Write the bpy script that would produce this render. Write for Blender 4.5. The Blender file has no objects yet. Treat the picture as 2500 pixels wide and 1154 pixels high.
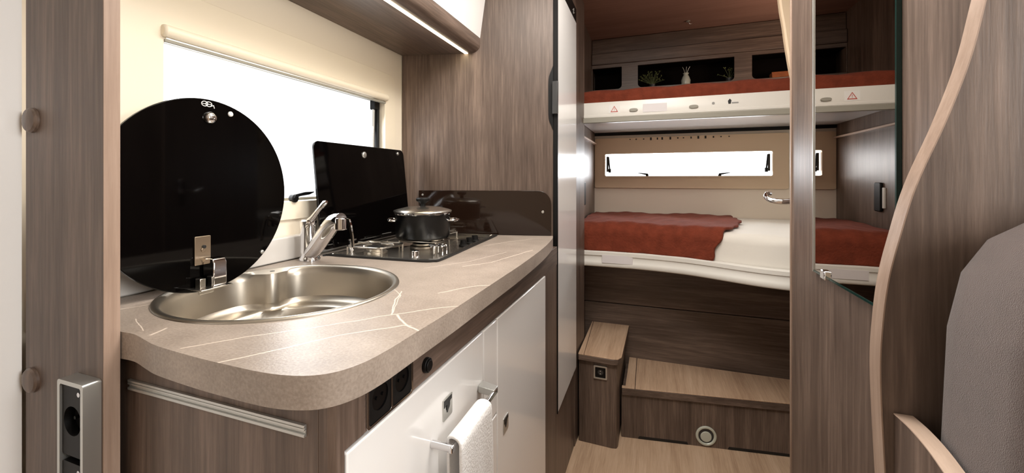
import bpy, bmesh, math, random
from mathutils import Vector, Matrix
C = bpy.context.scene.collection
S = bpy.context.scene
random.seed(7)

# ---------------------------------------------------------------- camera, world, lights
cam_d = bpy.data.cameras.new('camera'); cam = bpy.data.objects.new('camera', cam_d); C.objects.link(cam)
cam.location = (0, 0, 1.12); cam.rotation_euler = (math.pi/2, 0, math.atan(392/1040))
cam_d.sensor_width = 36; cam_d.lens = 36*1040/2500
cam_d.shift_x = .018; cam_d.shift_y = -.056; cam_d.clip_start = .01
S.camera = cam
w = bpy.data.worlds.new('sky'); S.world = w; w.use_nodes = True
w.node_tree.nodes['Background'].inputs[0].default_value = (.96, .98, 1, 1)
w.node_tree.nodes['Background'].inputs[1].default_value = 2.0
S.view_settings.view_transform = 'Standard'; S.view_settings.look = 'None'
S.view_settings.gamma = 1; S.view_settings.exposure = 0; S.view_settings.use_curve_mapping = False
def area(name, loc, target, sx, sy, energy, col=(1, 1, 1)):
    l = bpy.data.lights.new(name, 'AREA'); l.shape = 'RECTANGLE'; l.size = sx; l.size_y = sy; l.energy = energy; l.color = col
    o = bpy.data.objects.new(name, l); C.objects.link(o); o.location = loc
    d = Vector(target)-Vector(loc); o.rotation_euler = d.to_track_quat('-Z', 'Y').to_euler(); return o
area('windscreen_daylight', (.1, -1.5, 1.45), (-.1, 1.5, .9), 1.6, .8, 2, (1, .98, .96))
area('roof_light', (.06, .74, 1.925), (.02, .74, 0), .36, .8, 20, (1, .96, .9))
area('aisle_fill', (.02, 1.30, 1.925), (.02, 1.30, 0), .22, .5, 6.5, (1, .95, .88))  # added unseen fill from above to brighten the far kitchen door
area('rear_side_fill', (1.15, 1.86, 1.25), (-.3, 1.6, .9), .28, .8, 2.5, (1, .98, .95))  # added fill from the rear right, no window stands there
area('side_window_daylight', (1.15, .06, 1.38), (-.35, .5, .9), .5, .6, 25, (1, .99, .97))
area('bunk_spot', (.75, 2.15, 1.60), (.25, 2.4, 1.94), .12, .12, 1.3, (1, .76, .58))
area('kitchen_window_daylight', (-.93, .845, 1.22), (0, .7, .8), .64, .28, 5, (.96, .98, 1))
area('bunk_window_daylight', (.16, 2.80, 1.205), (.16, 1.0, .9), .84, .12, 5.5, (.93, .96, 1))

# ---------------------------------------------------------------- materials
def L(r, g, b):
    f = lambda v: ((v/255+.055)/1.055)**2.4 if v > 10 else v/255/12.92
    return (f(r), f(g), f(b), 1)
def mat(name, col, rough=.5, metal=0, spec=.5, coat=0, bump=0, bscale=200, noise=0, nscale=5, sheen=0, emit=None, trans=0, alpha=1, aniso=0):
    m = bpy.data.materials.new(name); m.use_nodes = True; nt = m.node_tree; n = nt.nodes; b = n['Principled BSDF']
    b.inputs['Base Color'].default_value = L(*col); b.inputs['Roughness'].default_value = rough
    b.inputs['Metallic'].default_value = metal; b.inputs['Specular IOR Level'].default_value = spec
    b.inputs['Coat Weight'].default_value = coat; b.inputs['Sheen Weight'].default_value = sheen
    b.inputs['Anisotropic'].default_value = aniso
    b.inputs['Transmission Weight'].default_value = trans; b.inputs['Alpha'].default_value = alpha
    tc = n.new('ShaderNodeTexCoord')
    nz = n.new('ShaderNodeTexNoise'); nz.inputs['Scale'].default_value = nscale; nt.links.new(tc.outputs['Object'], nz.inputs['Vector'])
    nz.inputs['Detail'].default_value = 4
    mx = n.new('ShaderNodeMix'); mx.data_type = 'RGBA'
    c = Vector(L(*col)); k = max(noise, .02)
    mx.inputs['A'].default_value = [max(0, v*(1-k)) for v in c[:3]]+[1]; mx.inputs['B'].default_value = [v*(1+k) for v in c[:3]]+[1]
    nt.links.new(nz.outputs['Fac'], mx.inputs['Factor']); nt.links.new(mx.outputs['Result'], b.inputs['Base Color'])
    if bump:
        n2 = n.new('ShaderNodeTexNoise'); n2.inputs['Scale'].default_value = bscale; n2.inputs['Detail'].default_value = 5
        nt.links.new(tc.outputs['Object'], n2.inputs['Vector'])
        bp = n.new('ShaderNodeBump'); bp.inputs['Strength'].default_value = bump; bp.inputs['Distance'].default_value = .003
        nt.links.new(n2.outputs['Fac'], bp.inputs['Height']); nt.links.new(bp.outputs['Normal'], b.inputs['Normal'])
    if emit:
        b.inputs['Emission Color'].default_value = L(*emit[:3]); b.inputs['Emission Strength'].default_value = emit[3]
    return m
def wood(name, dark, mid, light, axis='z', rough=.42, s=1.0):
    m = bpy.data.materials.new(name); m.use_nodes = True; nt = m.node_tree; n = nt.nodes; b = n['Principled BSDF']
    lk = nt.links.new
    tc = n.new('ShaderNodeTexCoord'); mp = n.new('ShaderNodeMapping'); lk(tc.outputs['Object'], mp.inputs[0])
    sc = {'z': (1, 1, .045), 'x': (.045, 1, 1), 'y': (1, .045, 1)}[axis]
    mp.inputs['Scale'].default_value = [v*s for v in sc]
    fine = n.new('ShaderNodeTexNoise'); fine.inputs['Scale'].default_value = 170; fine.inputs['Detail'].default_value = 6; fine.inputs['Roughness'].default_value = .65
    big = n.new('ShaderNodeTexNoise'); big.inputs['Scale'].default_value = 22; big.inputs['Detail'].default_value = 4; big.inputs['Distortion'].default_value = .6
    lk(mp.outputs[0], fine.inputs['Vector']); lk(mp.outputs[0], big.inputs['Vector'])
    bl = n.new('ShaderNodeTexNoise'); bl.inputs['Scale'].default_value = 6; bl.inputs['Detail'].default_value = 2
    mp2 = n.new('ShaderNodeMapping'); lk(tc.outputs['Object'], mp2.inputs[0])
    mp2.inputs['Scale'].default_value = {'z': (1, 1, .5), 'x': (.5, 1, 1), 'y': (1, .5, 1)}[axis]; lk(mp2.outputs[0], bl.inputs['Vector'])
    a = n.new('ShaderNodeMath'); a.operation = 'MULTIPLY_ADD'; a.inputs[1].default_value = .42; lk(fine.outputs['Fac'], a.inputs[0])
    a2 = n.new('ShaderNodeMath'); a2.operation = 'MULTIPLY'; a2.inputs[1].default_value = .36; lk(big.outputs['Fac'], a2.inputs[0]); lk(a2.outputs[0], a.inputs[2])
    a3 = n.new('ShaderNodeMath'); a3.operation = 'MULTIPLY_ADD'; a3.inputs[1].default_value = .22; lk(bl.outputs['Fac'], a3.inputs[0]); lk(a.outputs[0], a3.inputs[2])
    r = n.new('ShaderNodeValToRGB'); e = r.color_ramp.elements
    e[0].position = .36; e[0].color = L(*dark); e[1].position = .64; e[1].color = L(*light)
    k = r.color_ramp.elements.new(.5); k.color = L(*mid)
    lk(a3.outputs[0], r.inputs[0]); lk(r.outputs[0], b.inputs['Base Color'])
    b.inputs['Roughness'].default_value = rough
    bp = n.new('ShaderNodeBump'); bp.inputs['Strength'].default_value = .12; bp.inputs['Distance'].default_value = .002
    lk(fine.outputs['Fac'], bp.inputs['Height']); lk(bp.outputs['Normal'], b.inputs['Normal'])
    return m
M = {}
WD, WM, WL = (68, 54, 46), (95, 79, 69), (126, 107, 95)
M['wood'] = wood('walnut_vertical', WD, WM, WL, 'z')
M['wood_x'] = wood('walnut_across', WD, WM, WL, 'x')
M['wood_y'] = wood('walnut_along', WD, WM, WL, 'y')
M['edge'] = wood('edge_banding', (130, 108, 93), (148, 125, 109), (166, 143, 127), 'z')
M['edge_y'] = wood('edge_banding_along', (176, 150, 132), (190, 166, 148), (204, 180, 162), 'y')
M['oak'] = wood('light_oak', (168, 136, 110), (194, 162, 134), (212, 182, 154), 'y', .5)
M['oak_x'] = wood('light_oak_floor', (168, 138, 112), (192, 162, 134), (208, 180, 154), 'y', .5)
M['white'] = mat('white_gloss_laminate', (240, 238, 236), .16, coat=.3)
M['white_rail'] = mat('white_rail', (226, 222, 214), .3)
M['cream'] = mat('cream_wall', (238, 226, 206), .55, bump=.05)
M['cream2'] = mat('cream_moulding', (240, 228, 206), .4)
M['bunk_cream'] = mat('beige_bunk_lining', (216, 192, 162), .5)
M['bunk_wall'] = mat('pale_bunk_wall', (224, 210, 192), .5)
M['backsplash'] = mat('grey_white_backsplash', (205, 200, 194), .25)
M['steel'] = mat('brushed_steel', (176, 168, 156), .36, 1, noise=.06, nscale=12)
M['tray'] = mat('polished_steel_tray', (205, 200, 192), .26, 1)
M['chrome'] = mat('chrome', (222, 222, 224), .06, 1)
M['alu'] = mat('satin_aluminium', (196, 196, 192), .32, .85)
M['blackglass'] = mat('black_glass', (4, 3, 3), .05, spec=.16)
M['black'] = mat('black_plastic', (8, 7, 7), .5, spec=.25)
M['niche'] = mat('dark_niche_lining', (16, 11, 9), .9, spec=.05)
M['darkgrey'] = mat('dark_grey_plastic', (52, 52, 52), .4)
M['enamel'] = mat('black_enamel', (7, 7, 8), .25, spec=.3)
M['castiron'] = mat('burner_iron', (20, 19, 18), .5)
M['brownglass'] = mat('smoked_brown_glass', (32, 20, 14), .06, spec=.5)
M['mirror'] = mat('mirror_silver', (190, 184, 178), .01, 1)
M['glassedge'] = mat('green_glass_edge', (22, 46, 42), .1)
M['rust'] = mat('rust_fleece', (116, 55, 38), .95, spec=.1, bump=1, bscale=110, noise=.45, nscale=30, sheen=.06)
M['sheet'] = mat('white_sheet', (226, 220, 210), .9, bump=.15, bscale=60, noise=.03)
M['towel'] = mat('white_towel', (240, 238, 236), .95, bump=.5, bscale=260)
M['seat'] = mat('taupe_upholstery', (84, 70, 66), .95, bump=.5, bscale=1400, noise=.22, nscale=60, sheen=.3)
M['green'] = mat('dusty_green_leaf', (96, 104, 58), .6, noise=.3)
M['vase'] = mat('pale_ceramic', (190, 192, 178), .3)
M['paper'] = mat('white_paper', (236, 234, 230), .5)
M['greylabel'] = mat('pale_grey_label', (222, 216, 216), .5)
M['red'] = mat('red_print', (190, 70, 56), .5)
M['ink'] = mat('black_print', (20, 20, 20), .5)
M['greyprint'] = mat('grey_print', (150, 148, 144), .5)
M['led'] = mat('led_strip', (255, 244, 214), .5, emit=(255, 238, 200, 14))
M['ceil'] = wood('brown_ceiling', (134, 100, 86), (148, 112, 98), (160, 124, 108), 'x', .5)
M['ceil_white'] = mat('white_ceiling', (232, 228, 220), .6)
M['orange'] = mat('wicker_orange', (150, 84, 44), .8, bump=.5, bscale=90, noise=.3, nscale=60)
M['brass'] = mat('warm_steel', (172, 156, 136), .25, .9)
M['amber'] = mat('grey_beige_plastic', (150, 146, 134), .4)
gm = bpy.data.materials.new('window_pane'); gm.use_nodes = True; nt = gm.node_tree; nt.nodes.remove(nt.nodes['Principled BSDF'])
tr = nt.nodes.new('ShaderNodeBsdfTransparent'); gl = nt.nodes.new('ShaderNodeBsdfGlossy'); gl.inputs['Roughness'].default_value = .02
fr = nt.nodes.new('ShaderNodeFresnel'); fr.inputs[0].default_value = 1.04; mxs = nt.nodes.new('ShaderNodeMixShader')
nt.links.new(fr.outputs[0], mxs.inputs[0]); nt.links.new(tr.outputs[0], mxs.inputs[1]); nt.links.new(gl.outputs[0], mxs.inputs[2])
nt.links.new(mxs.outputs[0], nt.nodes['Material Output'].inputs[0]); M['pane'] = gm

def stone(org):
    m = bpy.data.materials.new('veined_stone_laminate'); m.use_nodes = True; nt = m.node_tree; n = nt.nodes; b = n['Principled BSDF']; lk = nt.links.new
    tc = n.new('ShaderNodeTexCoord')
    g = bpy.data.node_groups.new('segment_mask', 'ShaderNodeTree')
    for nm, ty in (('P', 'NodeSocketVector'), ('A', 'NodeSocketVector'), ('B', 'NodeSocketVector'), ('W', 'NodeSocketFloat')): g.interface.new_socket(nm, in_out='INPUT', socket_type=ty)
    g.interface.new_socket('Mask', in_out='OUTPUT', socket_type='NodeSocketFloat')
    gi = g.nodes.new('NodeGroupInput'); go = g.nodes.new('NodeGroupOutput'); gl_ = g.links.new
    def vm(op, a, bb=None):
        v = g.nodes.new('ShaderNodeVectorMath'); v.operation = op; gl_(a, v.inputs[0])
        if bb is not None: gl_(bb, v.inputs[1])
        return v
    pa = vm('SUBTRACT', gi.outputs['P'], gi.outputs['A']); ba = vm('SUBTRACT', gi.outputs['B'], gi.outputs['A'])
    d1 = vm('DOT_PRODUCT', pa.outputs[0], ba.outputs[0]); d2 = vm('DOT_PRODUCT', ba.outputs[0], ba.outputs[0])
    h = g.nodes.new('ShaderNodeMath'); h.operation = 'DIVIDE'; h.use_clamp = True; gl_(d1.outputs['Value'], h.inputs[0]); gl_(d2.outputs['Value'], h.inputs[1])
    sc = g.nodes.new('ShaderNodeVectorMath'); sc.operation = 'SCALE'; gl_(ba.outputs[0], sc.inputs[0]); gl_(h.outputs[0], sc.inputs['Scale'])
    df = vm('SUBTRACT', pa.outputs[0], sc.outputs[0]); ln = vm('LENGTH', df.outputs[0])
    mr = g.nodes.new('ShaderNodeMapRange'); mr.inputs['To Min'].default_value = 1; mr.inputs['To Max'].default_value = 0
    gl_(ln.outputs['Value'], mr.inputs['Value']); gl_(gi.outputs['W'], mr.inputs['From Max']); gl_(mr.outputs[0], go.inputs[0])
    nz = n.new('ShaderNodeTexNoise'); nz.inputs['Scale'].default_value = 30; lk(tc.outputs['Object'], nz.inputs['Vector'])
    of = n.new('ShaderNodeVectorMath'); of.operation = 'MULTIPLY_ADD'; of.inputs[1].default_value = (.006, .006, 0); lk(nz.outputs['Color'], of.inputs[0])
    sb = n.new('ShaderNodeVectorMath'); sb.operation = 'SUBTRACT'; sb.inputs[1].default_value = (.003, .003, 0); lk(tc.outputs['Object'], sb.inputs[0]); lk(sb.outputs[0], of.inputs[2])
    fl = n.new('ShaderNodeVectorMath'); fl.operation = 'MULTIPLY'; fl.inputs[1].default_value = (1, 1, 0); lk(of.outputs[0], fl.inputs[0])
    V = [([(-.498, .324), (-.46, .375), (-.41, .427), (-.345, .508), (-.294, .564), (-.262, .588)], .0016),
         ([(-.423, .313), (-.388, .368), (-.359, .42), (-.305, .477), (-.295, .479)], .0018),
         ([(-.337, .511), (-.321, .495), (-.295, .475), (-.270, .465)], .0024), ([(-.345, .51), (-.362, .538), (-.38, .57), (-.40, .62)], .0017),
         ([(-.337, .633), (-.312, .676), (-.295, .701), (-.272, .714)], .002), ([(-.76, .33), (-.731, .389), (-.715, .424)], .0014),
         ([(-.575, .339), (-.582, .362)], .0022), ([(-.455, 1.124), (-.415, 1.224), (-.362, 1.31)], .0022), ([(-.39, .844), (-.348, .909), (-.305, 1.106)], .002),
         ([(-.434, .639), (-.39, .60), (-.345, .51)], .001), ([(-.46, .80), (-.40, .90), (-.36, 1.05)], .0014), ([(-.60, .345), (-.66, .37)], .001)]
    acc = None
    for pl, wd in V:
        for (p, q) in zip(pl, pl[1:]):
            k = n.new('ShaderNodeGroup'); k.node_tree = g; lk(fl.outputs[0], k.inputs['P'])
            k.inputs['A'].default_value = (p[0]-org[0], p[1]-org[1], 0); k.inputs['B'].default_value = (q[0]-org[0], q[1]-org[1], 0); k.inputs['W'].default_value = wd
            if acc is None: acc = k.outputs[0]
            else:
                mm = n.new('ShaderNodeMath'); mm.operation = 'MAXIMUM'; lk(acc, mm.inputs[0]); lk(k.outputs[0], mm.inputs[1]); acc = mm.outputs[0]
    n1 = n.new('ShaderNodeTexNoise'); n1.inputs['Scale'].default_value = 14; n1.inputs['Detail'].default_value = 5; lk(tc.outputs['Object'], n1.inputs['Vector'])
    n2 = n.new('ShaderNodeTexNoise'); n2.inputs['Scale'].default_value = 320; n2.inputs['Detail'].default_value = 3; lk(tc.outputs['Object'], n2.inputs['Vector'])
    ad = n.new('ShaderNodeMath'); ad.operation = 'ADD'; lk(n1.outputs['Fac'], ad.inputs[0]); lk(n2.outputs['Fac'], ad.inputs[1])
    rp = n.new('ShaderNodeValToRGB'); rp.color_ramp.elements[0].position = .35; rp.color_ramp.elements[1].position = .7
    rp.color_ramp.elements[0].color = L(138, 125, 114); rp.color_ramp.elements[1].color = L(172, 158, 146)
    hf = n.new('ShaderNodeMath'); hf.operation = 'MULTIPLY'; hf.inputs[1].default_value = .5; lk(ad.outputs[0], hf.inputs[0]); lk(hf.outputs[0], rp.inputs[0])
    mx = n.new('ShaderNodeMix'); mx.data_type = 'RGBA'; sc2 = n.new('ShaderNodeMath'); sc2.operation = 'MULTIPLY'; sc2.inputs[1].default_value = .85; sx = n.new('ShaderNodeSeparateXYZ'); lk(tc.outputs['Normal'], sx.inputs[0]); gt = n.new('ShaderNodeMath'); gt.operation = 'GREATER_THAN'; gt.inputs[1].default_value = .7; lk(sx.outputs[2], gt.inputs[0]); vm_ = n.new('ShaderNodeMath'); vm_.operation = 'MULTIPLY'; lk(acc, vm_.inputs[0]); lk(gt.outputs[0], vm_.inputs[1]); lk(vm_.outputs[0], sc2.inputs[0])
    lk(sc2.outputs[0], mx.inputs['Factor']); lk(rp.outputs[0], mx.inputs['A']); mx.inputs['B'].default_value = L(236, 220, 204)
    lk(mx.outputs['Result'], b.inputs['Base Color']); b.inputs['Roughness'].default_value = .38
    bp = n.new('ShaderNodeBump'); bp.inputs['Strength'].default_value = .12; bp.inputs['Distance'].default_value = .002; lk(n2.outputs['Fac'], bp.inputs['Height']); lk(bp.outputs[0], b.inputs['Normal'])
    return m

# ---------------------------------------------------------------- geometry helpers
ORG = {}
def link(name, me, m, parent=None, org=None, smooth=35, bevel=0, seg=2):
    for mm in (m if isinstance(m, (list, tuple)) else [m]): me.materials.append(M[mm] if isinstance(mm, str) else mm)
    if parent is not None: org = ORG[parent]
    elif org is None:
        xs = [v.co for v in me.vertices]
        org = Vector(((min(v.x for v in xs)+max(v.x for v in xs))/2, (min(v.y for v in xs)+max(v.y for v in xs))/2, min(v.z for v in xs)))
    org = Vector(org); me.transform(Matrix.Translation(-org))
    o = bpy.data.objects.new(name, me); C.objects.link(o)
    if parent is not None: o.parent = parent
    else: o.location = org
    ORG[o] = org
    if smooth:
        me.shade_smooth(); me.set_sharp_from_angle(angle=math.radians(smooth))
    if bevel:
        b = o.modifiers.new('bevel', 'BEVEL'); b.width = bevel; b.segments = seg; b.limit_method = 'ANGLE'; b.angle_limit = math.radians(40); b.harden_normals = False
    return o
def new_bm(): return bmesh.new()
def done(bm, name, m, parent=None, **k):
    bmesh.ops.recalc_face_normals(bm, faces=bm.faces)
    me = bpy.data.meshes.new(name); bm.to_mesh(me); bm.free(); return link(name, me, m, parent, **k)
def bx(bm, x0, y0, z0, x1, y1, z1):
    r = bmesh.ops.create_cube(bm, size=1); 
    for v in r['verts']: v.co = Vector(((x0+x1)/2+v.co.x*(x1-x0), (y0+y1)/2+v.co.y*(y1-y0), (z0+z1)/2+v.co.z*(z1-z0)))
    return r['verts']
def box(name, b, m, parent=None, bevel=.0015, **k):
    bm = new_bm(); bx(bm, *b); return done(bm, name, m, parent, bevel=bevel, **k)
def prism(bm, pts, f, d0, d1):
    """pts: 2D outline; f(u,v,d)->xyz"""
    a = [bm.verts.new(f(u, v, d0)) for u, v in pts]; b = [bm.verts.new(f(u, v, d1)) for u, v in pts]
    bm.faces.new(a); bm.faces.new(b[::-1]); n = len(pts)
    for i in range(n): bm.faces.new((a[i], b[i], b[(i+1) % n], a[(i+1) % n]))
XY = lambda u, v, d: (u, v, d)
XZ = lambda u, v, d: (u, d, v)
YZ = lambda u, v, d: (d, u, v)
def pris(name, pts, f, d0, d1, m, parent=None, **k):
    bm = new_bm(); prism(bm, pts, f, d0, d1); return done(bm, name, m, parent, **k)
def rr(x0, y0, x1, y1, r, n=6, corners=(1, 1, 1, 1)):
    o = []
    for i, (cx, cy, a) in enumerate(((x1-r, y1-r, 0), (x0+r, y1-r, 90), (x0+r, y0+r, 180), (x1-r, y0+r, 270))):
        if corners[i]: o += [(cx+r*math.cos(math.radians(a+90*j/n)), cy+r*math.sin(math.radians(a+90*j/n))) for j in range(n+1)]
        else: o.append(((x1, y1), (x0, y1), (x0, y0), (x1, y0))[i])
    return o
def circ(cx, cy, r, n=40, ry=None): return [(cx+r*math.cos(2*math.pi*i/n), cy+(ry or r)*math.sin(2*math.pi*i/n)) for i in range(n)]
def plate(name, outer, holes, f, d0, d1, m, parent=None, **k):
    cu = bpy.data.curves.new('t', 'CURVE'); cu.dimensions = '2D'; cu.fill_mode = 'BOTH'; cu.extrude = .5
    for pl in [outer]+list(holes):
        s = cu.splines.new('POLY'); s.points.add(len(pl)-1); s.use_cyclic_u = True
        for i, (u, v) in enumerate(pl): s.points[i].co = (u, v, 0, 1)
    ob = bpy.data.objects.new('t', cu); me = bpy.data.meshes.new_from_object(ob); bpy.data.objects.remove(ob); bpy.data.curves.remove(cu)
    for v in me.vertices: v.co = Vector(f(v.co.x, v.co.y, d0 if v.co.z < 0 else d1))
    bm = new_bm(); bm.from_mesh(me); bpy.data.meshes.remove(me)
    bmesh.ops.remove_doubles(bm, verts=bm.verts, dist=1e-6)
    return done(bm, name, m, parent, **k)
def cyl(bm, p, q, r, r2=None, n=24, cap=True):
    p, q = Vector(p), Vector(q); d = q-p; mt = Matrix.Translation((p+q)/2) @ d.to_track_quat('Z', 'Y').to_matrix().to_4x4()
    bmesh.ops.create_cone(bm, cap_ends=cap, segments=n, radius1=r, radius2=r if r2 is None else r2, depth=d.length, matrix=mt)
def cy(name, p, q, r, m, parent=None, r2=None, n=28, bevel=.0006, **k):
    bm = new_bm(); cyl(bm, p, q, r, r2, n); return done(bm, name, m, parent, bevel=bevel, **k)
def tube(bm, pts, r, n=10, closed=False, flat=None):
    pts = [Vector(p) for p in pts]; N = len(pts); rings = []; up = None
    for i, p in enumerate(pts):
        if closed: t = (pts[(i+1) % N]-pts[i-1]).normalized()
        else: t = (pts[min(i+1, N-1)]-pts[max(i-1, 0)]).normalized()
        if up is None: up = t.orthogonal().normalized()
        up = (up-t*up.dot(t)).normalized(); s = t.cross(up)
        rad = r[i] if isinstance(r, (list, tuple)) else r
        rings.append([bm.verts.new(p+(up*math.cos(2*math.pi*j/n)+s*math.sin(2*math.pi*j/n))*rad) for j in range(n)])
    for i in range(N if closed else N-1):
        A, B = rings[i], rings[(i+1) % N]
        for j in range(n): bm.faces.new((A[j], A[(j+1) % n], B[(j+1) % n], B[j]))
    if not closed: bm.faces.new(rings[0][::-1]); bm.faces.new(rings[-1])
def spl(pts, k=6, closed=False):
    P = [Vector(p) for p in pts]; o = []; N = len(P)
    for i in range(N if closed else N-1):
        if closed: a, b, c, d = P[i-1], P[i], P[(i+1) % N], P[(i+2) % N]
        else: a, b, c, d = P[max(i-1, 0)], P[i], P[i+1], P[min(i+2, N-1)]
        for j in range(k):
            t = j/k; o.append(.5*((2*b)+(c-a)*t+(2*a-5*b+4*c-d)*t*t+(3*b-a-3*c+d)*t**3))
    if not closed: o.append(P[-1])
    return o
def spl2(pts, k=6, closed=False): return [(p.x, p.y) for p in spl([(a, b, 0) for a, b in pts], k, closed)]
def rings(bm, R, cap0=False, cap1=False, closed=True):
    V = [[bm.verts.new(p) for p in r] for r in R]
    for A, B in zip(V, V[1:]):
        n = len(A)
        for j in range(n if closed else n-1): bm.faces.new((A[j], A[(j+1) % n], B[(j+1) % n], B[j]))
    if cap0: bm.faces.new(V[0][::-1])
    if cap1: bm.faces.new(V[-1])
def lathe(name, prof, c, m, parent=None, n=48, **k):
    bm = new_bm(); rings(bm, [[(c[0]+r*math.cos(2*math.pi*j/n), c[1]+r*math.sin(2*math.pi*j/n), c[2]+z) for j in range(n)] for r, z in prof], True, True)
    return done(bm, name, m, parent, **k)
def tag(o, label=None, cat=None, group=None, kind=None):
    if label: o['label'] = label
    if cat: o['category'] = cat
    if group: o['group'] = group
    if kind: o['kind'] = kind
    return o
def thing(name, loc, label, cat, group=None):
    o = bpy.data.objects.new(name, None); o.empty_display_size = .03; C.objects.link(o); o.location = loc; ORG[o] = Vector(loc)
    return tag(o, label, cat, group)
def struct(o): o['kind'] = 'structure'; return o
def ip(t, x):
    for (a, b), (c, d) in zip(t, t[1:]):
        if x <= c: return b+(d-b)*max(0, (x-a))/(c-a)
    return t[-1][1]

# ---------------------------------------------------------------- room shell
XW = -.83; YB = 2.69; ZC = 1.94
struct(box('floor', (-.9, -1.7, -.03, 1.24, 2.75, 0), 'oak_x', bevel=0))
ce = struct(box('ceiling', (-.9, 1.4, ZC, 1.24, 2.75, ZC+.03), 'ceil', bevel=0))
struct(box('ceiling', (-.9, -1.7, ZC, 1.24, 1.4, ZC+.03), 'ceil_white', bevel=0))
W1 = (.507, 1.066, 1.180, 1.382)   # y0 z0 y1 z1
W2 = (-.280, 1.138, .597, 1.272)
wl = struct(plate('wall_left', [(-1.7, 0), (2.75, 0), (2.75, ZC), (-1.7, ZC)], [rr(W1[0], W1[1], W1[2], W1[3], .02)], YZ, XW-.045, XW, 'cream'))
wb = struct(plate('wall_back', [(XW, 0), (1.2, 0), (1.2, ZC), (XW, ZC)], [rr(*W2, .008)], XZ, YB, YB+.045, 'bunk_wall'))
struct(box('wall_front', (-.9, -1.74, 0, 1.24, -1.7, ZC), 'cream', bevel=0))
struct(box('wall_right', (1.2, -1.7, 0, 1.24, 2.735, ZC), 'cream', bevel=0))
# kitchen window
w1 = thing('window_1', (XW, .84, 1.066), None, None); struct(w1)
f1 = plate('window_frame', rr(.338, 1.022, 1.238, 1.468, .03), [rr(W1[0], W1[1], W1[2], W1[3], .02)], YZ, XW+.0005, XW+.006, 'cream2', w1, bevel=.003)
pane = box('pane', (XW-.042, W1[0]-.01, W1[1]-.01, XW-.038, W1[2]+.01, W1[3]+.01), 'pane', w1, bevel=0)
plate('seal', rr(W1[0], W1[1], W1[2], W1[3], .02), [rr(W1[0]+.007, W1[1]+.007, W1[2]-.007, W1[3]-.007, .016)], YZ, XW-.037, XW-.031, 'amber', w1)
bm = new_bm(); cyl(bm, (XW+.009, .502, 1.386), (XW+.009, 1.186, 1.386), .0115); cs = done(bm, 'blind_cassette', 'cream2', w1, bevel=.004)
box('blind_bar', (XW+.001, .507, 1.366, XW+.009, 1.18, 1.3725), 'amber', w1)
bm = new_bm(); cyl(bm, (XW-.003, .803, 1.073), (XW+.012, .803, 1.073), .010); k1 = done(bm, 'window_catch', 'black', w1, bevel=.002)
pris('catch_lever', [(.795, 1.073), (.800, 1.083), (.83, 1.088), (.860, 1.0885), (.861, 1.0865), (.845, 1.081), (.815, 1.078)], YZ, XW+.008, XW+.015, 'black', k1, bevel=.001)
st = pris('window_stay', rr(1.150, 1.345, 1.176, 1.376, .004), YZ, XW-.032, XW-.012, 'black', w1, bevel=.002)
cy('stay_rod', (XW-.022, 1.156, 1.346), (XW-.022, 1.150, 1.075), .0048, 'alu', st)
box('stay_channel', (XW-.03, 1.163, 1.072, XW-.010, 1.172, 1.346), 'black', st)
# rear window
w2 = thing('window_2', (.16, YB, 1.1), None, None); struct(w2)
plate('window_frame', rr(-.342, 1.067, .672, 1.368, .012), [rr(*W2, .008)], XZ, YB-.012, YB-.0005, 'bunk_cream', w2, bevel=.005, seg=3)
plate('frame_bead', rr(W2[0]-.008, W2[1]-.008, W2[2]+.008, W2[3]+.008, .012), [rr(*W2, .008)], XZ, YB-.0155, YB-.0125, 'bunk_cream', w2)
box('pane', (W2[0]-.01, YB+.037, W2[1]-.01, W2[2]+.01, YB+.041, W2[3]+.01), 'pane', w2, bevel=0)
for x in (-.039, .345):
    s = 1 if x > .1 else -1
    k = cy('window_catch', (x, YB-.004, 1.143), (x, YB+.012, 1.143), .008, 'black', w2)
    pris('catch_lever', [(x-s*.008, 1.143), (x-s*.004, 1.153), (x+s*.05, 1.158), (x+s*.05, 1.155), (x+s*.012, 1.146)], XZ, YB-.010, YB-.004, 'black', k)
for x, s in ((-.268, 1), (.585, -1)):
    k = box('window_stay', (x-.006, YB+.006, 1.165, x+.006, YB+.018, 1.258), 'darkgrey', w2)
    bm = new_bm(); cyl(bm, (x+s*.006, YB+.002, 1.255), (x+s*.014, YB+.002, 1.172), .0045); cyl(bm, (x+s*.014, YB+.002, 1.182), (x+s*.014, YB+.002, 1.160), .008); done(bm, 'stay_rod', 'black', k)
# small dark marks along the top of the bunk window lining
for i, (x, h) in enumerate([(-.135, .4), (-.10, .6), (-.058, .6), (-.018, 1.3), (.018, 1), (.044, 1.2), (.088, 1.3), (.128, .7), (.158, .5), (.198, .9), (.235, 1.3), (.272, 1.2), (.312, .8), (.35, .5), (.39, .4)]):
    box('dark_mark', (x-.0035-.001*(h > 1), YB-.0138, 1.3575-.006*h, x+.0035+.001*(h > 1), YB-.0118, 1.3575+.006*h), 'ink', w2, bevel=0)
# bathroom wall on the right with return
bw = struct(box('wall_bathroom', (.273, .502, 0, .303, 1.071, ZC), 'wood', bevel=.002))
struct(box('wall_bathroom', (.304, 1.041, 0, 1.2, 1.070, ZC), 'wood_x', bevel=0))
struct(pris('trim_1', [(.2705, 1.066), (.3055, 1.066), (.3055, 1.073), (.2705, 1.073)], XY, 0, ZC, 'edge', bevel=.001))
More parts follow.
